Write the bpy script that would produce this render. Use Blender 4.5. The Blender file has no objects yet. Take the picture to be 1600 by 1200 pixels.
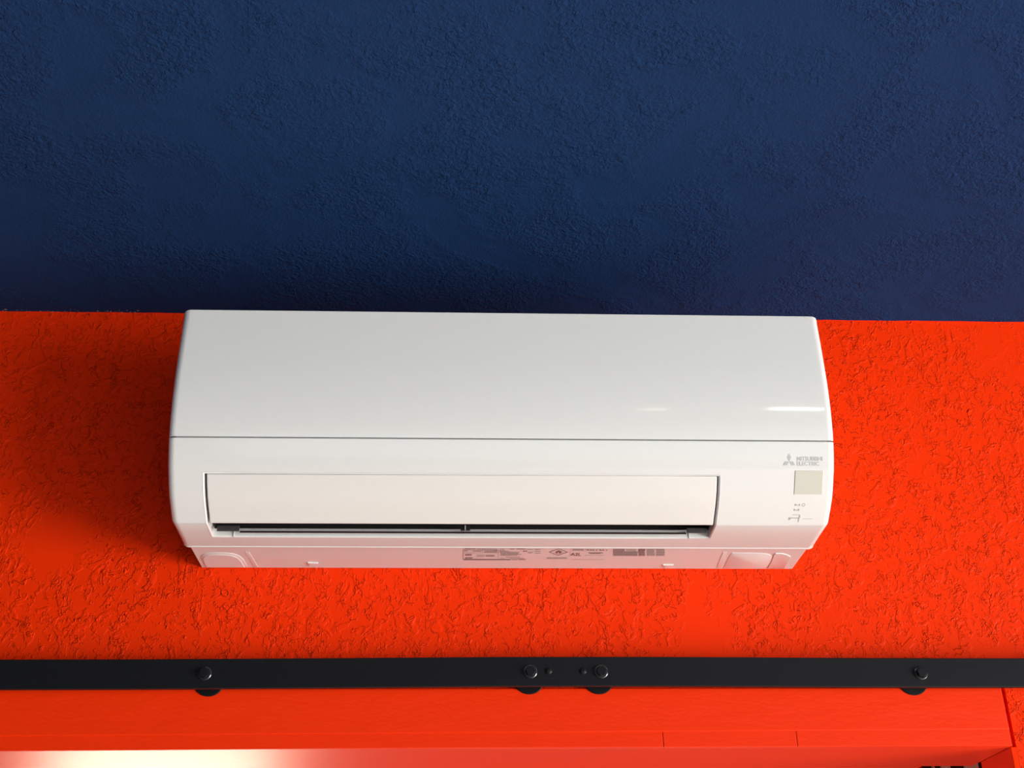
import bpy, bmesh, math, random
from mathutils import Vector, Matrix
random.seed(7)
scn = bpy.context.scene
col = scn.collection

# ------------------------------------------------------------------ camera, world, lights, exposure
H = 1.72                                   # eye height of the photographer above the floor
F_PX = 1886.9
PITCH, ROLL, YAW = math.radians(27.866), math.radians(-0.722), math.radians(2.593)
CAM = Vector((-0.05, -1.5293, H))
fwd = Vector((math.sin(YAW)*math.cos(PITCH), math.cos(YAW)*math.cos(PITCH), math.sin(PITCH)))
rgt0 = Vector((math.cos(YAW), -math.sin(YAW), 0)); up0 = rgt0.cross(fwd)
rgt = rgt0*math.cos(ROLL) + up0*math.sin(ROLL)
upv = -rgt0*math.sin(ROLL) + up0*math.cos(ROLL)
cd = bpy.data.cameras.new('camera'); cam = bpy.data.objects.new('camera', cd); col.objects.link(cam)
cd.sensor_width = 36; cd.lens = F_PX*36/1600; cd.clip_start = .02
M = Matrix((( rgt.x, upv.x, -fwd.x, CAM.x), (rgt.y, upv.y, -fwd.y, CAM.y), (rgt.z, upv.z, -fwd.z, CAM.z), (0,0,0,1)))
cam.matrix_world = M
scn.camera = cam

w = bpy.data.worlds.new('world'); scn.world = w; w.use_nodes = True
w.node_tree.nodes['Background'].inputs[0].default_value = (.80, .90, 1.0, 1)
w.node_tree.nodes['Background'].inputs[1].default_value = .06

def area(name, loc, target, sx, sy, power, color):
    ld = bpy.data.lights.new(name, 'AREA'); ld.shape = 'RECTANGLE'; ld.size = sx; ld.size_y = sy
    ld.energy = power; ld.color = color
    o = bpy.data.objects.new(name, ld); col.objects.link(o); o.location = loc
    o.rotation_euler = (Vector(target)-Vector(loc)).to_track_quat('-Z', 'Y').to_euler()
    return o
area('daylight_right', (4.18, -2.75, 1.0), (0, -2.75, 1.0), 3.5, 1.7, 400, (1.0, .97, .92))       # window in the right wall
area('daylight_front', (.5, -4.88, 1.2), (.5, 0, 1.2), 3.5, 1.8, 25, (.86, .95, 1.0))             # shop window behind the camera
area('soffit_sheen_light', (-1.18, 3.18, 1.42), (-1.18, 0, 1.42), .82, .9, 30, (1.0, .88, .66))     # unseen source, added to put the bright sheen on the soffit
sl = bpy.data.lights.new('sun', 'SUN'); sl.energy = 13; sl.angle = math.radians(.6); sl.color = (1, .95, .86)
so = bpy.data.objects.new('sun', sl); col.objects.link(so)
so.rotation_euler = Vector((-math.cos(math.radians(27)), .28, -math.sin(math.radians(27)))).to_track_quat('-Z', 'Y').to_euler()   # low sun through the right window onto the floor
area('next_room_fill', (.1, .95, .6), (.1, .1, 2.2), 1.6, .9, 16, (1.0, .93, .82))      # fill added to brighten the soffit and the slats
scn.view_settings.view_transform = 'Standard'; scn.view_settings.look = 'None'
scn.view_settings.gamma = 1; scn.view_settings.use_curve_mapping = False
scn.view_settings.exposure = 0.0

# ------------------------------------------------------------------ helpers
def ray(px, py):
    return (fwd + rgt*((px-800)/F_PX) - upv*((py-600)/F_PX))
def on_y(px, py, Y):                       # point of the plane Y = const seen at a pixel of the photograph
    d = ray(px, py); return CAM + d*((Y-CAM.y)/d.y)
def on_z(px, py, Z):
    d = ray(px, py); return CAM + d*((Z-CAM.z)/d.z)

def mesh(name, V, Fc, mat, parent=None, smooth=None, loc=(0,0,0)):
    me = bpy.data.meshes.new(name); me.from_pydata([tuple(v) for v in V], [], Fc)
    bm = bmesh.new(); bm.from_mesh(me); bmesh.ops.recalc_face_normals(bm, faces=bm.faces)
    bm.to_mesh(me); bm.free()
    if smooth:
        for p in me.polygons: p.use_smooth = True
        me.set_sharp_from_angle(angle=math.radians(smooth))
    me.materials.append(mat)
    o = bpy.data.objects.new(name, me); col.objects.link(o); o.location = loc
    if parent is not None:
        o.parent = parent; o.matrix_parent_inverse = Matrix.Translation(-Vector(parent.location))
    return o
def box_vf(V, Fc, x0, x1, y0, y1, z0, z1):
    b = len(V)
    V += [(x0,y0,z0),(x1,y0,z0),(x1,y1,z0),(x0,y1,z0),(x0,y0,z1),(x1,y0,z1),(x1,y1,z1),(x0,y1,z1)]
    Fc += [tuple(b+i for i in f) for f in ((0,3,2,1),(4,5,6,7),(0,1,5,4),(1,2,6,5),(2,3,7,6),(3,0,4,7))]
def bevel(o, wd, seg=2):
    m = o.modifiers.new('bevel', 'BEVEL'); m.width = wd; m.segments = seg; m.limit_method = 'ANGLE'
    return o
def box(name, x0, x1, y0, y1, z0, z1, mat, parent=None, bev=0, seg=2):
    V, Fc = [], []; box_vf(V, Fc, x0, x1, y0, y1, z0, z1)
    o = mesh(name, V, Fc, mat, parent)
    if bev: bevel(o, bev, seg)
    return o
def lathe(name, c, prof, n, mat, parent=None, smooth=40, phase=0):   # around the Y axis; prof = [(radius, y)]
    V, Fc = [], []
    for (r, y) in prof:
        for k in range(n):
            a = 2*math.pi*k/n + phase; V.append((c[0]+r*math.cos(a), c[1]+y, c[2]+r*math.sin(a)))
    for i in range(len(prof)-1):
        for k in range(n):
            k2 = (k+1) % n; Fc.append((i*n+k, i*n+k2, (i+1)*n+k2, (i+1)*n+k))
    Fc.append(tuple(range(n))); Fc.append(tuple(range((len(prof)-1)*n, len(prof)*n)))
    return mesh(name, V, Fc, mat, parent, smooth)
def tag(o, label=None, cat=None, group=None, kind=None):
    if label: o['label'] = label
    if cat: o['category'] = cat
    if group: o['group'] = group
    if kind: o['kind'] = kind
    return o
def empty(name, loc):
    o = bpy.data.objects.new(name, None); col.objects.link(o); o.location = loc; o.empty_display_size = .05; return o

# ------------------------------------------------------------------ materials
def nodes_mat(name, color, rough=.5, spec=.5, metal=0, coat=0, coat_rough=.1):
    m = bpy.data.materials.new(name); m.use_nodes = True; nt = m.node_tree
    b = nt.nodes['Principled BSDF']
    b.inputs['Base Color'].default_value = (*color, 1); b.inputs['Roughness'].default_value = rough
    b.inputs['Specular IOR Level'].default_value = spec; b.inputs['Metallic'].default_value = metal
    b.inputs['Coat Weight'].default_value = coat; b.inputs['Coat Roughness'].default_value = coat_rough
    return m, nt, b
def N(nt, t, **kw):
    n = nt.nodes.new(t)
    for k, v in kw.items(): setattr(n, k, v)
    return n
def noise(nt, vec, scale, detail=2, rough=.5, dist=0, off=0):
    n = N(nt, 'ShaderNodeTexNoise'); n.inputs['Scale'].default_value = scale; n.inputs['Detail'].default_value = detail
    n.inputs['Roughness'].default_value = rough; n.inputs['Distortion'].default_value = dist
    if off:
        a = N(nt, 'ShaderNodeVectorMath', operation='ADD'); a.inputs[1].default_value = (off, off*.7, off*1.3)
        nt.links.new(vec, a.inputs[0]); vec = a.outputs[0]
    nt.links.new(vec, n.inputs['Vector']); return n.outputs['Fac']
def mth(nt, op, a, b=None, c=None, clamp=False):
    n = N(nt, 'ShaderNodeMath', operation=op, use_clamp=clamp)
    for i, x in enumerate((a, b, c)):
        if x is None: continue
        if isinstance(x, (int, float)): n.inputs[i].default_value = x
        else: nt.links.new(x, n.inputs[i])
    return n.outputs[0]
def sstep(nt, x, a, b, o0=0, o1=1):
    n = N(nt, 'ShaderNodeMapRange', interpolation_type='SMOOTHSTEP')
    nt.links.new(x, n.inputs[0]); 
    for i, v in enumerate((a, b, o0, o1)): n.inputs[i+1].default_value = v
    return n.outputs[0]
def texco(nt, stretch=(1,1,1)):
    t = N(nt, 'ShaderNodeTexCoord'); mp = N(nt, 'ShaderNodeMapping'); mp.inputs['Scale'].default_value = stretch
    nt.links.new(t.outputs['Object'], mp.inputs['Vector']); return mp.outputs['Vector']

def stucco(name, color, rough, spec, worm, worm_scale, fine, patch_lo, patch_hi, dist, stretch=(1,1,1), seed=0, pebble=0):
    """knock-down plaster under paint: broken worm-like ridges, flat trowelled patches, fine orange peel"""
    m, nt, b = nodes_mat(name, color, rough, spec)
    v = texco(nt, stretch)
    patch = sstep(nt, noise(nt, v, 7, 3, .55, .6, seed+3), patch_lo, patch_hi)
    def ridge(scale, wdt, off, brk):
        n1 = noise(nt, v, scale, 2, .5, .5, seed+off)
        a = mth(nt, 'ABSOLUTE', mth(nt, 'SUBTRACT', n1, .5))
        r = sstep(nt, a, 0, wdt*1.25, 1, 0)
        return mth(nt, 'MULTIPLY', r, sstep(nt, noise(nt, v, scale*.8, 1, .5, 0, seed+off+5), brk, brk+.10))
    r1 = ridge(worm_scale, .030, 1, .52); r2 = ridge(worm_scale*1.9, .045, 9, .50)
    isl = sstep(nt, noise(nt, v, worm_scale*.55, 4, .55, .8, seed+17), .52, .59)
    h = mth(nt, 'MULTIPLY', mth(nt, 'ADD', mth(nt, 'ADD', r1, mth(nt, 'MULTIPLY', r2, .55)), mth(nt, 'MULTIPLY', isl, .55)), worm)
    if pebble:
        h = mth(nt, 'ADD', h, mth(nt, 'MULTIPLY', noise(nt, v, 210, 2, .5, .3, seed+30), pebble))
    h = mth(nt, 'MULTIPLY', h, patch)
    h = mth(nt, 'ADD', h, mth(nt, 'MULTIPLY', noise(nt, v, 330, 2, .5, 0, seed+21), fine))
    h = mth(nt, 'ADD', h, mth(nt, 'MULTIPLY', noise(nt, v, 28, 2, .5, 0, seed+23), fine*1.6))
    bp = N(nt, 'ShaderNodeBump'); bp.inputs['Strength'].default_value = 1; bp.inputs['Distance'].default_value = dist
    nt.links.new(h, bp.inputs['Height']); nt.links.new(bp.outputs[0], b.inputs['Normal'])
    return m, nt, b
RED = (.78, .029, .0006)
mat_red, _, _ = stucco('red_wall_paint', RED, .46, .07, 1.0, 84, .10, .30, .44, .00125, (1, 1, .8))
mat_navy, ntn, bn = stucco('navy_ceiling_paint', (.0095, .033, .103), .60, .03, .5, 95, .30, .36, .62, .0018, (1,1,1), 40, 1.1)
# red brush overlap and bare flecks along the ceiling corner
tc = N(ntn, 'ShaderNodeTexCoord'); sp = N(ntn, 'ShaderNodeSeparateXYZ'); ntn.links.new(tc.outputs['Object'], sp.inputs[0])
edge = mth(ntn, 'ADD', sp.outputs['Y'], mth(ntn, 'MULTIPLY', noise(ntn, tc.outputs['Object'], 14, 3, .6, 0, 2), .006))
redm = mth(ntn, 'GREATER_THAN', edge, .0018)
fl = mth(ntn, 'MULTIPLY', mth(ntn, 'GREATER_THAN', noise(ntn, tc.outputs['Object'], 260, 1, .5, 0, 4), .67),
         mth(ntn, 'MULTIPLY', mth(ntn, 'GREATER_THAN', edge, -.0045), mth(ntn, 'LESS_THAN', sp.outputs['X'], -.52)))
mx = N(ntn, 'ShaderNodeMix', data_type='RGBA'); mx.inputs['A'].default_value = (.0095, .033, .103, 1); mx.inputs['B'].default_value = (*RED, 1)
ntn.links.new(redm, mx.inputs['Factor'])
mx2 = N(ntn, 'ShaderNodeMix', data_type='RGBA'); mx2.inputs['B'].default_value = (.45, .36, .32, 1)
ntn.links.new(mx.outputs['Result'], mx2.inputs['A']); ntn.links.new(fl, mx2.inputs['Factor']); ntn.links.new(mx2.outputs['Result'], bn.inputs['Base Color'])

def smooth_paint(name, color, rough, spec, amt=.0004, streak=(1, 1, 1), coat=0):
    m, nt, b = nodes_mat(name, color, rough, spec, coat=coat)
    v = texco(nt, streak)
    h = mth(nt, 'ADD', noise(nt, v, 40, 3, .5, .2), mth(nt, 'MULTIPLY', noise(nt, v, 220, 2), .25))
    bp = N(nt, 'ShaderNodeBump'); bp.inputs['Strength'].default_value = 1; bp.inputs['Distance'].default_value = amt
    nt.links.new(h, bp.inputs['Height']); nt.links.new(bp.outputs[0], b.inputs['Normal']); return m
mat_trim = smooth_paint('red_trim_paint', RED, .42, .16, .0009, (.35, 1, 1))
mat_jamb = smooth_paint('red_matt_jamb_paint', RED, .7, .05, .0006)
mat_gloss = smooth_paint('red_gloss_soffit_paint', RED, .40, .36, .0003, (.25, 1, 1))
def plain(name, color, rough, spec=.5, metal=0, coat=0, amt=.00006, sc=500):
    m, nt, b = nodes_mat(name, color, rough, spec, metal, coat)
    v = texco(nt); bp = N(nt, 'ShaderNodeBump'); bp.inputs['Strength'].default_value = 1; bp.inputs['Distance'].default_value = amt
    nt.links.new(noise(nt, v, sc, 2), bp.inputs['Height']); nt.links.new(bp.outputs[0], b.inputs['Normal'])
    r = mth(nt, 'ADD', mth(nt, 'MULTIPLY', noise(nt, v, 9, 2), .04), rough-.02); nt.links.new(r, b.inputs['Roughness'])
    return m
mat_white = plain('white_plastic', (.675, .70, .695), .09, .5, amt=.00001)
mat_vane = plain('white_vane_plastic', (.70, .71, .69), .08, .5, amt=.00001)
mat_dark = plain('dark_cavity_plastic', (.035, .035, .036), .45)
mat_black = plain('black_vane_and_shade', (.012, .012, .013), .35)
mat_grey = plain('grey_vane_plastic', (.30, .31, .31), .35)
mat_sensor = plain('sensor_window_plastic', (.53, .54, .48), .28, amt=.00001)
mat_logo = plain('grey_logo_print', (.42, .44, .44), .4)
mat_print = plain('brown_grey_label_print', (.19, .13, .13), .6)
mat_mark = plain('grey_mark_print', (.36, .36, .34), .5)
mat_iron = plain('black_powder_coat', (.006, .0068, .0085), .42, .20, amt=.00012, sc=900)
mat_bolt = plain('black_bolt_steel', (.10, .10, .105), .24, .7, .9)
mat_floor = plain('floor_concrete', (.38, .35, .31), .5, amt=.0006, sc=60)
mat_navy_wall = plain('navy_wall_paint', (.02, .035, .09), .6, amt=.0005, sc=120)
mat_offwhite = plain('offwhite_wall_paint', (.55, .53, .50), .6, amt=.0005, sc=120)
mat_slat_w = plain('offwhite_slat_paint', (.80, .74, .62), .5)
mat_slat_b = plain('black_slat_paint', (.015, .012, .010), .5)

# ------------------------------------------------------------------ the setting
ZC = H + .9214
XL, XR, YF = -3.3, 4.2, -4.9
HZ = on_y(1580, 1165.5, -.006).z                       # underside of the door head
DR = on_y(1582, 1166, -.006).x                        # right edge of the doorway
DL = -1.25
WT = .092                                             # wall thickness behind its face
GR = .0075                                            # groove between the lining and the plaster
V, Fc = [], []
box_vf(V, Fc, XL, DR, 0, WT, HZ+.012, ZC)
box_vf(V, Fc, DR, DR+GR, 0, WT, H+.374, ZC)
box_vf(V, Fc, DR, DR+GR, .010, WT, HZ+.012, H+.374)
box_vf(V, Fc, XL, DL, 0, WT, 0, HZ+.012)
box_vf(V, Fc, DR+GR, XR, 0, WT, 0, ZC)
tag(mesh('wall_back', V, Fc, mat_red), kind='structure')
V, Fc = [], []; box_vf(V, Fc, XL, XR, YF, 0, ZC, ZC+.1)
tag(mesh('ceiling', V, Fc, mat_navy), kind='structure')
tag(box('floor', XL-2, XR+2, YF-.1, 3.3, -.1, 0, mat_floor), kind='structure')
def wall_with_opening(name, axis, c0, c1, a0, a1, oa0, oa1, oz0, oz1, mat):
    V, Fc = [], []
    for (p0, p1, z0, z1) in ((a0, oa0, 0, ZC), (oa1, a1, 0, ZC), (oa0, oa1, 0, oz0), (oa0, oa1, oz1, ZC)):
        if axis == 'x': box_vf(V, Fc, c0, c1, p0, p1, z0, z1)
        else: box_vf(V, Fc, p0, p1, c0, c1, z0, z1)
    return tag(mesh(name, V, Fc, mat), kind='structure')
tag(box('wall_left', XL-.1, XL, YF, WT, 0, ZC, mat_navy_wall), kind='structure')
wall_with_opening('wall_right', 'x', XR, XR+.1, YF, WT, -4.5, -1.0, .15, 1.85, mat_offwhite)
wall_with_opening('wall_front', 'y', YF-.1, YF, XL-.1, XR+.1, -1.3, 2.3, .3, 2.15, mat_offwhite)
# door head: two boards of smooth painted wood, one above the other, slightly bowed
def bowed_board(name, x0, x1, y0, y1, zf0, zf1, mat, bev=.0008):
    V, Fc = [], []; n = 12
    for i in range(n+1):
        x = x0+(x1-x0)*i/n
        V += [(x, y0, zf0(x)), (x, y1, zf0(x)), (x, y1, zf1(x)), (x, y0, zf1(x))]
    for i in range(n):
        b = 4*i
        for k in range(4): Fc.append((b+k, b+(k+1) % 4, b+4+(k+1) % 4, b+4+k))
    Fc += [(0, 1, 2, 3), (4*n, 4*n+1, 4*n+2, 4*n+3)]
    return bevel(mesh(name, V, Fc, mat), bev)
def zline(pts, Y):                                    # height of a board edge along X, from points of the photograph
    P = [on_y(px, py, Y) for px, py in pts]
    def f(x):
        for a, b in zip(P, P[1:]):
            if x <= b.x or b is P[-1]: return a.z+(b.z-a.z)*(x-a.x)/(b.x-a.x)
    return f
zb = zline([(0, 1173.5), (640, 1168.8), (1580, 1165.5)], -.0065)
zj = zline([(0, 1151), (640, 1146.5), (1577, 1140.5)], -.006)
zt = lambda x: H+.372
bw = on_y(1577, 1140, -.006).x
tag(bowed_board('trim_1', XL+1.0, bw, -.0074, .0, zj, zt, mat_trim, .0016), kind='structure')
j1, j2 = on_y(1036, 1155, -.0065).x, on_y(1245, 1155, -.0065).x
for k, (a_, b_) in enumerate(((XL+1.0, j1-.0002), (j1+.0002, j2-.0002), (j2+.0002, DR))):
    tag(bowed_board('trim_%d' % (2, 8, 9)[k], a_, b_, -.0063-.0002*k, .0, zb, lambda x: zj(x)+.0012, mat_trim, .0008), kind='structure')
# lining of the opening: soffit and jambs
SB = on_z(1485, 1197, HZ).y
tag(box('trim_7', DL, on_z(1440, 1197, HZ).x, SB, SB+.035, HZ, HZ+.012, mat_gloss), kind='structure')
tag(box('trim_3', DL, DR+.0005, 0.0, SB, HZ+.0, HZ+.012, mat_gloss, bev=.001), kind='structure')
tag(box('trim_4', DR, DR+GR, .0, WT+.006, 0, HZ, mat_jamb, bev=.0008), kind='structure')
tag(box('trim_5', DL-.0, DL+.012, .0, WT+.006, 0, HZ, mat_trim, bev=.0008), kind='structure')
tag(box('trim_6', DR-.004, DR+GR, .0085, .010, HZ, H+.372, mat_trim), kind='structure')
# next room, of which only a sliver shows under the door head
pR = on_y(1440, 1198, 1.0)
tag(box('wall_next_room', -2.6, pR.x, 1.0, 1.1, H+.33, ZC, mat_red), kind='structure')
tag(box('ceiling_next_room', -2.6, 3.0, WT, 3.3, ZC, ZC+.1, mat_offwhite), kind='structure')

wall_with_opening('wall_next_room_far', 'y', 3.2, 3.3, -2.7, 3.0, -1.75, -.75, .95, 1.88, mat_red)
tag(box('wall_next_room_left', -2.7, -2.6, WT, 3.2, 0, ZC, mat_red), kind='structure')
tag(box('wall_next_room_right', 2.9, 3.0, WT, 3.2, 0, ZC, mat_red), kind='structure')

# ------------------------------------------------------------------ air conditioner
Z0 = H
pts = [(-.2262,.7905),(-.2297,.7424),(-.2315,.6957),(-.2293,.654),(-.2223,.618),(-.2112,.5901),(-.2050,.5803),(-.1865,.5565),(-.1575,.5352)]
def catmull(P, n=7):
    out = []
    Q = [(2*P[0][0]-P[1][0], 2*P[0][1]-P[1][1])] + P + [(2*P[-1][0]-P[-2][0], 2*P[-1][1]-P[-2][1])]
    for i in range(1, len(Q)-2):
        for k in range(n):
            t = k/n; r = []
            for c in (0, 1):
                p0, p1, p2, p3 = Q[i-1][c], Q[i][c], Q[i+1][c], Q[i+2][c]
                r.append(.5*((2*p1)+(-p0+p2)*t+(2*p0-5*p1+4*p2-p3)*t*t+(-p0+3*p1-3*p2+p3)*t**3))
            out.append(tuple(r))
    out.append(P[-1]); return out
front = catmull(pts)
ZE = .5312
YE = on_z(782, 857.0, ZE-.0009+H).y
print('YE', YE)
prof = [(y, z+Z0) for y, z in front] + [(-.1562, .5345+Z0), (-.1547, .5340+Z0), (-.13, .5332+Z0), (-.105, .5322+Z0), (YE-.0085, ZE+.0001+Z0), (YE-.0034, ZE+Z0), (YE-.0022, ZE-.0009+Z0), (YE, ZE-.0009+Z0)]
# gentle rounding of the top edge
prof = [(prof[0][0]+.004, prof[0][1]+.0018), (prof[0][0]+.0012, prof[0][1]+.0010)] + prof
S = [0]
for a, b in zip(prof, prof[1:]): S.append(S[-1]+math.hypot(b[0]-a[0], b[1]-a[1]))
def at_s(s):
    s = max(0, min(S[-1]-1e-9, s))
    for i in range(len(S)-1):
        if S[i] <= s <= S[i+1]: break
    t = (s-S[i])/(S[i+1]-S[i]); a, b = prof[i], prof[i+1]
    y, z = a[0]+(b[0]-a[0])*t, a[1]+(b[1]-a[1])*t
    # smoothed normal
    s0, s1 = max(0, s-.002), min(S[-1], s+.002)
    def raw(q):
        for j in range(len(S)-1):
            if S[j] <= q <= S[j+1]: break
        u = (q-S[j])/(S[j+1]-S[j]); return (prof[j][0]+(prof[j+1][0]-prof[j][0])*u, prof[j][1]+(prof[j+1][1]-prof[j][1])*u)
    A, B = raw(s0), raw(s1); ty, tz = B[0]-A[0], B[1]-A[1]; L = math.hypot(ty, tz)
    return y, z, tz/L, -ty/L             # outward normal: towards -Y on the front, -Z below
def surf(x, s, d=0):                     # d = height above the surface
    y, z, ny, nz = at_s(s)
    return (x, y+ny*d, z+nz*d)
def pix_s(px, py):                       # (x, s) on the body under a pixel of the photograph
    d = ray(px, py)
    for i in range(len(S)-1):
        a, b = prof[i], prof[i+1]
        ey, ez = b[0]-a[0], b[1]-a[1]
        ny, nz = ez, -ey
        den = d.y*ny+d.z*nz
        if abs(den) < 1e-12: continue
        t = ((a[0]-CAM.y)*ny+(a[1]-CAM.z)*nz)/den
        p = CAM+d*t
        u = ((p.y-a[0])*ey+(p.z-a[1])*ez)/(ey*ey+ez*ez)
        if -1e-6 <= u <= 1+1e-6 and t > 0 and den*1 < 1e9:
            if (d.y*ny+d.z*nz) < 0 or True: return p.x, S[i]+u*(S[i+1]-S[i])
    return None
WX = .3995
ac = empty('air_conditioner', (0, 0, Z0+.5317))
tag(ac, 'white wall mounted split air conditioner on the red wall just under the navy ceiling', 'air conditioner')
x_, s_seam = pix_s(782, 686)
xl, s_ot = pix_s(316, 737.5); xr, s_ot2 = pix_s(1126.5, 741.5); s_ot = (s_ot+s_ot2)/2
_, s_ob = pix_s(700, 840.5)
s_crease = S[-5]
print('open', xl, xr, s_ot, s_ob, s_crease, S[-1], s_seam)
end_fillet = [(0, 0), (.0022, .0004), (.0045, .0013), (.0062, .0027), (.0074, .0048), (.0080, .0080)]   # (outwards, inwards)
def x_stations(extra=()):
    L = [(-(WX-.008)-o, -i) for o, i in reversed(end_fillet)]
    Rr = [((WX-.008)+o, -i) for o, i in end_fillet]
    mid = sorted([(x, 0) for x in extra] + [(-.390, 0), (-.386, 0), (-.2, 0), (0, 0), (.2, 0), (.386, 0), (.390, 0)])
    return L+mid+Rr
def shell(name, sA, sB, mat, hole=None, lip=.010, s_extra=(), topcap=False):
    rows = sorted(set([sA, sB] + [s for s in S if sA+1e-5 < s < sB-1e-5] + list(s_extra)))
    X = x_stations(hole[:2] if hole else ())
    V, Fc = [], []; nx = len(X)
    def rowpts(s, extra_d=0): return [surf(x, s, d+extra_d) for x, d in X]
    for s in rows: V += rowpts(s)
    for j in range(len(rows)-1):
        for i in range(nx-1):
            if hole and X[i][0] >= hole[0]-1e-7 and X[i+1][0] <= hole[1]+1e-7 and rows[j] >= hole[2]-1e-7 and rows[j+1] <= hole[3]+1e-7: continue
            Fc.append((j*nx+i, j*nx+i+1, (j+1)*nx+i+1, (j+1)*nx+i))
    # returns along the two long edges (seam lips)
    def ret(rowidx, s, sgn):
        b = len(V)
        P = rowpts(s, -lip); V.extend([(p[0]*(1-.0006), p[1], p[2]) for p in P])
        for i in range(nx-1): Fc.append((rowidx*nx+i, rowidx*nx+i+1, b+i+1, b+i))
    if not topcap: ret(0, sA, 1)
    if sB < S[-1]-1e-6: ret(len(rows)-1, sB, -1)
    # side faces back to the chassis
    for e in (0, nx-1):
        idx = [j*nx+e for j in range(len(rows))]
        b = len(V); x = X[e][0]
        for j in range(len(rows)): V.append((x, max(YE, V[idx[j]][1]), V[idx[j]][2]) if V[idx[j]][1] > YE else (x, YE, V[idx[j]][2]))
        for j in range(len(rows)-1): Fc.append((idx[j], idx[j+1], b+j+1, b+j))
    if topcap:
        b = len(V); z = V[0][2]
        for i in range(nx): V.append((X[i][0], YE, z))
        for i in range(nx-1): Fc.append((i, i+1, b+i+1, b+i))
    if abs(sB-S[-1]) < 1e-6:
        b = len(V); j = len(rows)-1
        for i in range(nx): p = V[j*nx+i]; V.append((p[0], p[1]+.0005, p[2]+.009))
        for i in range(nx-1): Fc.append((j*nx+i, j*nx+i+1, b+i+1, b+i))
    return mesh(name, V, Fc, mat, ac, 35), rows, X
shell('front_panel', 0, s_seam-.0009, mat_white, topcap=True)
shell('casing', s_seam+.0009, S[-1], mat_white, hole=(xl, xr, s_ot, s_ob), s_extra=(s_ot, s_ob))
y, z, _, _ = at_s(s_seam)
box('seam_backing', -.392, .392, y+.0085, y+.012, z-.008, z+.012, mat_white, ac)
# opening rim and the dark duct behind it
def loop(inset, depth):
    P = []
    n = 26
    a, b = s_ot+inset, s_ob-inset
    for k in range(n+1): P.append(surf(xl+inset, a+(b-a)*k/n, -depth))
    for k in range(1, 12): P.append(surf(xl+inset+(xr-xl-2*inset)*k/12, b, -depth))
    for k in range(n+1): P.append(surf(xr-inset, b+(a-b)*k/n, -depth))
    for k in range(1, 12): P.append(surf(xr-inset-(xr-xl-2*inset)*k/12, a, -depth))
    return P
def rings(name, loops, mat, cap=False):
    V, Fc = [], []; n = len(loops[0])
    for L in loops: V += L
    for j in range(len(loops)-1):
        for k in range(n): k2 = (k+1) % n; Fc.append((j*n+k, j*n+k2, (j+1)*n+k2, (j+1)*n+k))
    return mesh(name, V, Fc, mat, ac, 35)
rings('outlet_rim', [loop(0, 0), loop(.0004, -.0003), loop(.0012, 0), loop(.0022, .0010), loop(.0026, .0105)], mat_white)
L0 = loop(.0026, .0105)
def toward(L, t): return [(p[0], p[1]+(-.078-p[1])*t, p[2]+(.600+Z0-p[2])*t) for p in L]
rings('outlet_duct', [L0, toward(L0, .4), toward(L0, .995)], mat_dark)
# the big outer vane
def plate(name, x0, x1, sA, sB, d0, thick, mat, parent, bev=.0012):
    n = 24; V, Fc = [], []
    for k in range(n+1):
        s = sA+(sB-sA)*k/n
        V += [surf(x0, s, d0), surf(x1, s, d0), surf(x1, s, d0-thick), surf(x0, s, d0-thick)]
    for k in range(n):
        b = 4*k
        for i in range(4): Fc.append((b+i, b+(i+1) % 4, b+4+(i+1) % 4, b+4+i))
    Fc += [(0, 1, 2, 3), (4*n, 4*n+1, 4*n+2, 4*n+3)]
    o = mesh(name, V, Fc, mat, parent, 30)
    m = o.modifiers.new('bevel', 'BEVEL'); m.width = bev; m.segments = 3; m.limit_method = 'ANGLE'; m.angle_limit = math.radians(50)
    return o
vane = plate('outer_vane', xl+.0050, xr-.0045, s_ot+.0024, pix_s(700, 819.5)[1], -.0001, .0055, mat_vane, ac)
# inner vane with its arms, seen in the slot
def slot_box(name, px0, px1, py0, py1, Y, dy, mat, parent=ac, bev=0):
    pm = (px0+px1)/2
    a = on_y(px0, (py0+py1)/2, Y).x; b = on_y(px1, (py0+py1)/2, Y).x
    zt_ = on_y(pm, py0, Y).z; zb_ = on_y(pm, py1, Y).z
    return box(name, a, b, Y, Y+dy, zb_, zt_, mat, parent, bev)
a0 = on_y(375, 826.5, -.128); a1 = on_y(1072, 829.5, -.128)
iv = box('inner_vane', a0.x, a1.x, -.128, -.1255, a0.z-.0022, a0.z-.0002, mat_grey, ac, .0006)
tag(iv, 'grey edge of the inner vane')
box('vane_shade', a0.x, a1.x, -.1275, -.1262, a0.z-.0042, a0.z-.0022, mat_black, ac)  # black strip put in as the shade below the inner vane
slot_box('vane_arm', 719.5, 734.5, 820, 829.0, -.135, .002, mat_black, bev=.0005)
slot_box('vane_arm', 726, 728, 820.5, 828, -.1365, .002, mat_grey)
slot_box('vane_hinge', 339, 374, 821, 829.5, -.135, .002, mat_dark, bev=.0006)
slot_box('vane_hinge', 1073, 1105, 824.5, 832.5, -.135, .002, mat_dark, bev=.0006)
# chassis against the wall
cz = Z0+.5325
V, Fc = [], []; CX = WX-.0078
box_vf(V, Fc, -CX, CX, YE-.001, 0, cz, Z0+.785)
chassis = bevel(mesh('chassis', V, Fc, mat_white, ac), .0012, 3)

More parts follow.
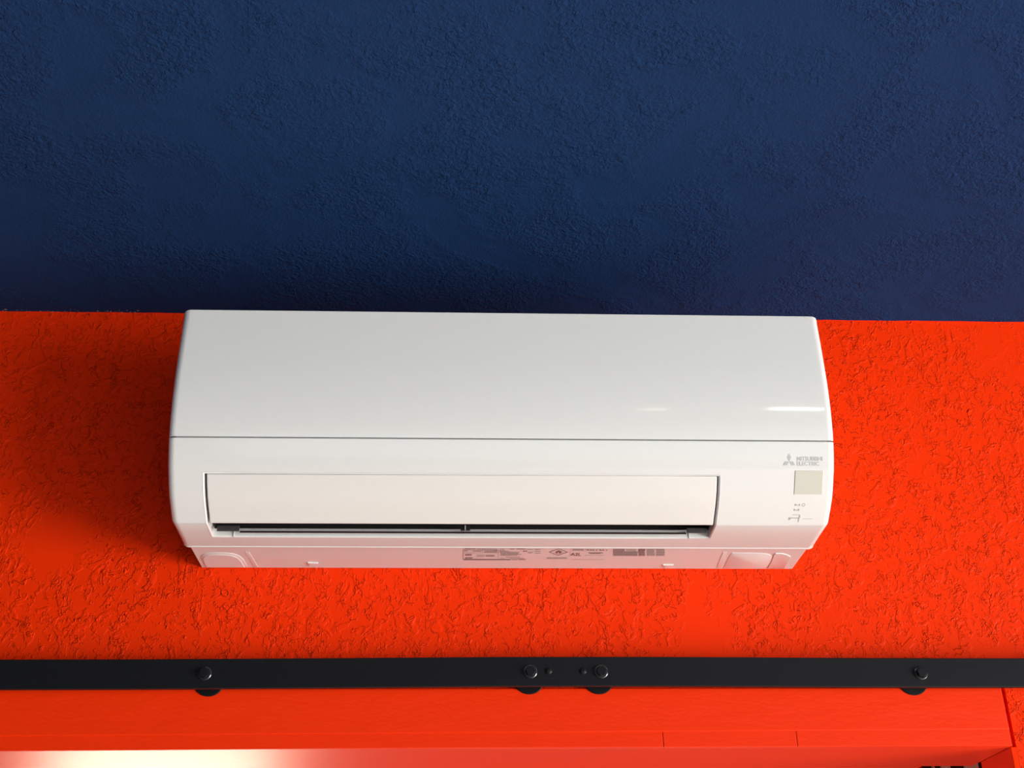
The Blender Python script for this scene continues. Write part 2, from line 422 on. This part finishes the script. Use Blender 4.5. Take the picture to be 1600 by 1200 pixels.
# ---- lettering and marks: real thin print laid on the surface
def text_mesh(body, bold=False):
    cu = bpy.data.curves.new('text', 'FONT'); cu.body = body; cu.size = 1; cu.resolution_u = 3; cu.space_character = .92 if not bold else .98
    if bold: cu.offset = .018
    o = bpy.data.objects.new('text', cu); col.objects.link(o)
    dg = bpy.context.evaluated_depsgraph_get(); me = o.evaluated_get(dg).to_mesh()
    V = [v.co.copy() for v in me.vertices]; Fc = [tuple(p.vertices) for p in me.polygons]
    o.evaluated_get(dg).to_mesh_clear(); bpy.data.objects.remove(o); bpy.data.curves.remove(cu)
    x0 = min(v.x for v in V); x1 = max(v.x for v in V); y0 = min(v.y for v in V); y1 = max(v.y for v in V)
    return [((v.x-x0)/(x1-x0), (v.y-y0)/(y1-y0)) for v in V], Fc
def front_box(px0, px1, py0, py1):
    xm, ym = (px0+px1)/2, (py0+py1)/2
    return pix_s(px0, ym)[0], pix_s(px1, ym)[0], pix_s(xm, py0)[1], pix_s(xm, py1)[1]
def print_front(name, V2, Fc, bx, mat, parent, d=.00025):
    x0, x1, s0, s1 = bx
    return mesh(name, [surf(x0+(x1-x0)*u, s1+(s0-s1)*v, d) for u, v in V2], Fc, mat, parent)
t, f = text_mesh('MITSUBISHI', True); print_front('lettering', t, f, front_box(1245, 1285, 713.5, 720), mat_logo, ac)
t, f = text_mesh('ELECTRIC', True); print_front('lettering', t, f, front_box(1245, 1280, 721.3, 727.6), mat_logo, ac)
r3 = math.sqrt(3)/2
def rh(c, a):                                         # rhombus of side 1 from the centre, long axis along a
    ca, sa = math.cos(a), math.sin(a)
    P = [(0, 0), (r3, .5), (2*r3, 0), (r3, -.5)]
    return [(c[0]+p[0]*ca-p[1]*sa, c[1]+p[0]*sa+p[1]*ca) for p in P]
V2, F2 = [], []
for k, a in enumerate((90, 210, 330)):
    a = math.radians(a); V2 += rh((0.0, 0.0), a); F2.append(tuple(range(4*k, 4*k+4)))
xs = [p[0] for p in V2]; ys = [p[1] for p in V2]
V2 = [((p[0]-min(xs))/(max(xs)-min(xs)), (p[1]-min(ys))/(max(ys)-min(ys))) for p in V2]
print_front('emblem', V2, F2, front_box(1223.5, 1242.5, 708.5, 727), mat_logo, ac)
bx = front_box(1241.5, 1285.5, 735.5, 772.5)
sw = plate('sensor_window', bx[0], bx[1], bx[2], bx[3], .0006, .003, mat_sensor, ac, .0004)
tag(sw, 'pale grey square sensor window')
def marks(name, rects, mat, parent=ac):
    V, Fc = [], []
    for r in rects:
        x0, x1, s0, s1 = front_box(*r); b = len(V)
        V += [surf(x0, s0, .0003), surf(x1, s0, .0003), surf(x1, s1, .0003), surf(x0, s1, .0003)]; Fc.append((b, b+1, b+2, b+3))
    return mesh(name, V, Fc, mat, parent)
marks('indicator_mark', [(1242, 1243.3, 787, 790), (1244, 1246.5, 788.5, 789.8), (1248, 1250, 787.3, 790.3)], mat_mark)
marks('indicator_mark', [(1240.5, 1242, 795, 798), (1243, 1245.5, 796.3, 797.6), (1247, 1248.8, 795, 798)], mat_mark)
marks('switch_line', [(1232, 1249, 808.6, 809.8), (1232, 1235, 809.8, 812.2), (1248.6, 1250.2, 804.5, 808.8), (1247, 1248.4, 809.8, 815.5), (1238, 1249, 804, 804.6)], mat_mark)
marks('faint_line', [(1254, 1269, 810.4, 811)], mat_logo)
x0, x1, s0, s1 = front_box(1253, 1258, 786, 791.5)
ring = []; rf = []
for k in range(20):
    a = 2*math.pi*k/20
    ring += [(.5+.5*math.cos(a), .5+.5*math.sin(a)), (.5+.36*math.cos(a), .5+.36*math.sin(a))]
    k2 = (k+1) % 20; rf.append((2*k, 2*k2, 2*k2+1, 2*k+1))
print_front('power_mark', ring, rf, (x0, x1, s0, s1), mat_logo, ac)

# ---- underside of the chassis: printed notices
zu = cz-.00025
def under_pt(px, py, z=None): p = on_z(px, py, zu if z is None else z); return p.x, p.y
def under_box(px0, px1, py0, py1):
    ym = (py0+py1)/2; xm = (px0+px1)/2
    return under_pt(px0, ym)[0], under_pt(px1, ym)[0], under_pt(xm, py0)[1], under_pt(xm, py1)[1]
def urect(V, Fc, r):
    x0, x1, y0, y1 = under_box(*r); b = len(V)
    V += [(x0, y0, zu), (x1, y0, zu), (x1, y1, zu), (x0, y1, zu)]; Fc.append((b, b+1, b+2, b+3))
def microprint(V, Fc, px0, px1, py, h=.55, fill=.78, wmax=4):
    x = px0
    while x < px1-.5:
        wd = random.uniform(1.0, wmax); x2 = min(px1, x+wd)
        urect(V, Fc, (x, x2, py-h*.62, py+h*.62)); x = x2 + random.uniform(.35, .9)*(1.4-fill)
def utext(name, body, r, bold=False):
    t, f = text_mesh(body, bold); x0, x1, y0, y1 = under_box(*r)
    return mesh(name, [(x0+(x1-x0)*u, y1+(y0-y1)*v, zu) for u, v in t], f, mat_print, ac)
# rating plate
V, Fc = [], []
for r in ((723.5, 778, 859.3, 859.7), (723.5, 724.1, 858, 874), (723.5, 797, 873.6, 874.3), (739, 778, 863.8, 864.1), (723.5, 740, 863.8, 864.2), (778.3, 778.8, 859, 871.8),
          (754.5, 754.9, 859.5, 864), (771, 777.5, 859.8, 860.2)):
    urect(V, Fc, r)
for (a, b, y, h) in ((726, 743, 857.3, 1.2), (746, 777, 857.9, .6), (725, 731, 860.8, .8), (739, 753, 861.2, .8), (757, 777, 861.0, .7), (757, 777, 862.7, .7),
                     (727, 737, 867, 1.9), (727, 739, 871.2, .8), (727, 738, 872.6, .6), (745, 757, 867.4, .6), (759, 773, 867.6, .8), (745, 757, 869.6, .6), (759, 773, 869.4, .8),
                     (725, 775, 874.9, .7), (775, 798, 875.0, .6), (781, 788, 857.6, .5), (781, 789, 859.8, .6), (781, 795, 861.3, .6), (781, 812, 863.0, .7), (782, 810, 864.6, .6),
                     (782, 814, 866.2, .7), (782, 808, 867.8, .6), (790, 812, 870.6, .6), (782, 788, 872.2, .5), (797, 820, 872.8, .6), (800, 808, 874.6, .6), (810, 822, 874.4, .7),
                     (797, 804, 857.3, 1.6), (807, 821, 857.3, 1.6), (824, 832, 858.6, .5), (836, 845, 858.6, .6), (817, 824, 861.2, 1.2), (825, 833, 862.6, .5), (835, 845, 861.4, .5),
                     (825, 831, 864.2, .6), (836, 845, 864.4, .5)):
    microprint(V, Fc, a, b, y, h)
mesh('rating_print', V, Fc, mat_print, ac)['kind'] = 'stuff'
# flammable refrigerant diamond with its flame
def upoly(name, polys):
    V, Fc = [], []
    for P in polys:
        b = len(V); V += [(*under_pt(*p), zu) for p in P]; Fc.append(tuple(range(b, b+len(P))))
    return mesh(name, V, Fc, mat_print, ac)
dc = (872.6, 862.6); ow, oh = 15.0, 5.6
O = [(dc[0]-ow, dc[1]), (dc[0]+.7, dc[1]-oh), (dc[0]+ow, dc[1]+.2), (dc[0]-1, dc[1]+oh)]
I = [(dc[0]+(p[0]-dc[0])*.86, dc[1]+(p[1]-dc[1])*.84) for p in O]
upoly('hazard_diamond', [[O[k], O[(k+1) % 4], I[(k+1) % 4], I[k]] for k in range(4)])
upoly('flame_mark', [[(868.5, 862), (868, 863.4), (870, 865), (871.6, 865.1), (870.8, 863.6), (872.4, 862.4), (873.4, 863.8), (873.2, 865), (876, 864.6), (878, 863), (877.4, 861.4), (875.2, 860.9), (873.4, 859.6), (871.2, 860.8)]])
utext('lettering', 'A2L', (891.5, 908.5, 863.8, 868.6), True)
utext('lettering', 'R32 ( 3A )', (917, 949, 858.3, 861.4), True)
V, Fc = [], []
for (a, b, y, h) in ((895, 912, 857.3, .6), (895, 912, 858.7, .6), (894, 912, 860.1, .6), (855, 886, 871.3, .5), (854, 886, 873.0, .5), (920, 942, 864.0, .9), (922, 938, 865.0, .5),
                     (914, 944, 867.7, .3), (893, 944, 874.4, .25)):
    microprint(V, Fc, a, b, y, h)
for r in ((890.8, 891.1, 857, 869), (914.8, 915.1, 857, 862)): urect(V, Fc, r)
for j in range(8):
    y = 858.2+j*1.42
    microprint(V, Fc, 958, 976 if j < 3 else 996, y, .75); 
    if j < 3: microprint(V, Fc, 978, 994, y+.2, .4)
    microprint(V, Fc, 998, 1008, y, .9); microprint(V, Fc, 1010.5, 1023, y, .55); microprint(V, Fc, 1025, 1038.5, y, .6)
for r in ((957, 996, 857.3, 857.6), (996.3, 996.8, 857.5, 869), (999, 1039, 857.2, 858.2)): urect(V, Fc, r)
mesh('notice_print', V, Fc, mat_print, ac)['kind'] = 'stuff'
# corner covers: thin raised plates with a rounded outline
def cover(name, path, h=.0006, z=None, parent=None):
    z = cz if z is None else z
    P = [under_pt(px, py, cz) for px, py in path]; P = [(x, min(y, -.0006)) for x, y in P]
    n = len(P); c = (sum(p[0] for p in P)/n, sum(p[1] for p in P)/n)
    V = [(x, y, cz+.0004) for x, y in P] + [(x, y, z-h*.55) for x, y in P] + [(x+(c[0]-x)*.03, y+(c[1]-y)*.03, z-h) for x, y in P]
    Fc = [tuple(range(2*n, 3*n))]
    for j in (0, 1):
        for k in range(n): k2 = (k+1) % n; Fc.append((j*n+k, j*n+k2, (j+1)*n+k2, (j+1)*n+k))
    return mesh(name, V, Fc, mat_white, parent or ac, 25)
first = cover('corner_cover', [(321, 885.6), (317, 878), (313.5, 871.5), (315, 867), (320, 864.5), (330, 863.2), (350, 863.2), (364, 864.5), (374, 868), (381, 874), (387, 885.8)])
cover('cover_step', [(323, 885.6), (319, 879), (317, 871.5), (321, 867.6), (330, 866), (350, 866), (362, 867.2), (371, 870.5), (377, 876), (383, 885.7)], .0011, parent=first)
cover('corner_cover', [(1130, 887.5), (1140, 868), (1144, 863.6), (1190, 864.0), (1200, 865.2), (1206, 868), (1206.5, 871), (1203, 879), (1196, 888.0)])
cover('corner_cover', [(1199, 888.0), (1206.5, 874), (1209, 866), (1212, 864.2), (1222, 864.5), (1230, 866.2), (1235, 869), (1235, 871.5), (1225, 888.2)], .0009)
cover('cable_cover', [(1120, 887), (1124, 876), (1130, 862.5), (1136, 862.5), (1131, 876), (1126, 887.3)], .0004)
cover('cable_cover', [(397, 886), (390, 873), (383, 862), (389, 862), (396, 873), (403, 886)], .0004)
cover('release_tab', [(481, 878.4), (497.5, 878.8), (494, 883.8), (484, 883.6)], .0014)
cover('release_tab', [(1036, 881.6), (1052.5, 881.9), (1048, 886.4), (1040, 886.2)], .0014)
# small joint ribs of the outlet lip
for px in (364.5, 1077):
    a, sA = pix_s(px, 833+(px > 700)*3)
    p = on_y(px, 836, -.118)
    box('lip_rib', p.x-.0005, p.x+.0005, surf(0, s_ob-.0026, 0)[1]-.0006, surf(0, s_ob, 0)[1]+.001, surf(0, s_ob, 0)[2]-.0002, surf(0, s_ob, 0)[2]+.009, mat_white, ac)

# ------------------------------------------------------------------ barn door track
YR = -.0408
track = empty('barn_door_track', (on_y(885, 1050, YR).x, 0, H+.3816))
tag(track, 'long black flat steel barn door track bolted above the doorway', 'door track')
zt_r = zline([(0, 1031), (240, 1030.3), (640, 1027.5), (800, 1026.3), (1060, 1026.1), (1340, 1028.4), (1600, 1028.8)], YR)
zb_r = zline([(0, 1076.6), (240, 1076), (640, 1073), (800, 1071.8), (1060, 1071.6), (1340, 1072.8), (1600, 1073.2)], YR)
V, Fc = [], []; n = 40; x0, x1 = -1.75, 1.75
for i in range(n+1):
    x = x0+(x1-x0)*i/n
    xx = max(on_y(0, 1050, YR).x, min(on_y(1600, 1050, YR).x, x)); zc_ = (zt_r(xx)+zb_r(xx))/2; hh = .0183
    V += [(x, YR, zc_-hh), (x, YR+.006, zc_-hh), (x, YR+.006, zc_+hh), (x, YR, zc_+hh)]
for i in range(n):
    b = 4*i
    for k in range(4): Fc.append((b+k, b+(k+1) % 4, b+4+(k+1) % 4, b+4+k))
Fc += [(0, 1, 2, 3), (4*n, 4*n+1, 4*n+2, 4*n+3)]
bevel(mesh('rail', V, Fc, mat_iron, track), .0009)
for (px, py, qx) in ((319, 1051.5, 328), (829, 1048.5, 829), (940, 1048.5, 938), (1440.5, 1050.5, 1424)):
    c = on_y(px, py, YR-.004); ang = random.uniform(0, 1)
    bolt = lathe('bolt', (c.x, YR, c.z), [(.0084, 0), (.0084, -.0012), (.0076, -.0018), (.0076, -.0016)], 28, mat_bolt, track)
    b = lathe('bolt_head', (c.x, YR, c.z), [(.0066, -.001), (.0066, -.0052), (.0058, -.0062)], 6, mat_iron, bolt, None, ang)
    lathe('spacer', (c.x, 0, c.z), [(.0085, YR+.0055), (.0085, -.0080)], 24, mat_iron, track)
    lathe('wall_washer', (c.x, 0, c.z), [(.0200, -.0062), (.0200, -.0086), (.0192, -.0094)], 40, mat_iron, track)
for px in (857, 911):
    c = on_y(px, 1048.5, YR)
    lathe('screw', (c.x, YR, c.z), [(.0045, .0002), (.0045, -.0008), (.0034, -.0018), (.0012, -.0022)], 20, mat_iron, track)

# ------------------------------------------------------------------ striped panel glimpsed in the next room
panel = empty('slatted_panel', (on_y(1485, 1200, 1.05).x, 1.05, 0))
tag(panel, 'black and off-white slatted panel glimpsed under the door head at bottom right', 'panel')
x = pR.x + .002
xe = on_y(1600, 1200, 1.05).x+.3; k = 0
while x < xe:
    wd = random.choice((.006, .009, .013, .02, .03)); dark = k % 2
    box('slat', x, x+wd-.001, 1.04+.006*dark, 1.06, H+.30, ZC-.2, mat_slat_b if dark else mat_slat_w, panel)
    x += wd; k += 1
box('frame', pR.x, xe, 1.06, 1.07, 0, ZC-.2, mat_slat_b, panel)

# ------------------------------------------------------------------ ceiling lamps (mirrored in the glossy front panel)
def lamp(name, px0, px1, py, power, colr, label, w_y=.03):
    pa = []
    for px in (px0, px1):
        x, s = pix_s(px, py); y, z, ny, nz = at_s(s)
        p = Vector((x, y, z)); d = (p-CAM).normalized(); n_ = Vector((0, ny, nz)).normalized(); r = d-2*d.dot(n_)*n_
        t = (ZC-.035-p.z)/r.z; pa.append(p+r*t)
    a, b = pa; print(name, a, b)
    yc = (a.y+b.y)/2
    root = empty(name, ((a.x+b.x)/2, yc, ZC)); tag(root, label, 'lamp', 'ceiling lamps over the photographer')
    box('housing', a.x-.01, b.x+.01, yc-w_y-.012, yc+w_y+.012, ZC-.030, ZC, mat_white, root, .003)
    m, nt, bs = nodes_mat(name+'_glow', (.9, .9, .9)); bs.inputs['Emission Color'].default_value = (*colr, 1); bs.inputs['Emission Strength'].default_value = power
    box('diffuser', a.x, b.x, yc-w_y, yc+w_y, ZC-.036, ZC-.029, m, root)
lamp('ceiling_light', 1206, 1290, 640, 22, (1, .98, .86), 'small bright ceiling lamp to the right above the photographer')
lamp('ceiling_light', 1004, 1040, 640, 14, (1, .88, .55), 'small warm ceiling lamp above the photographer', .012)
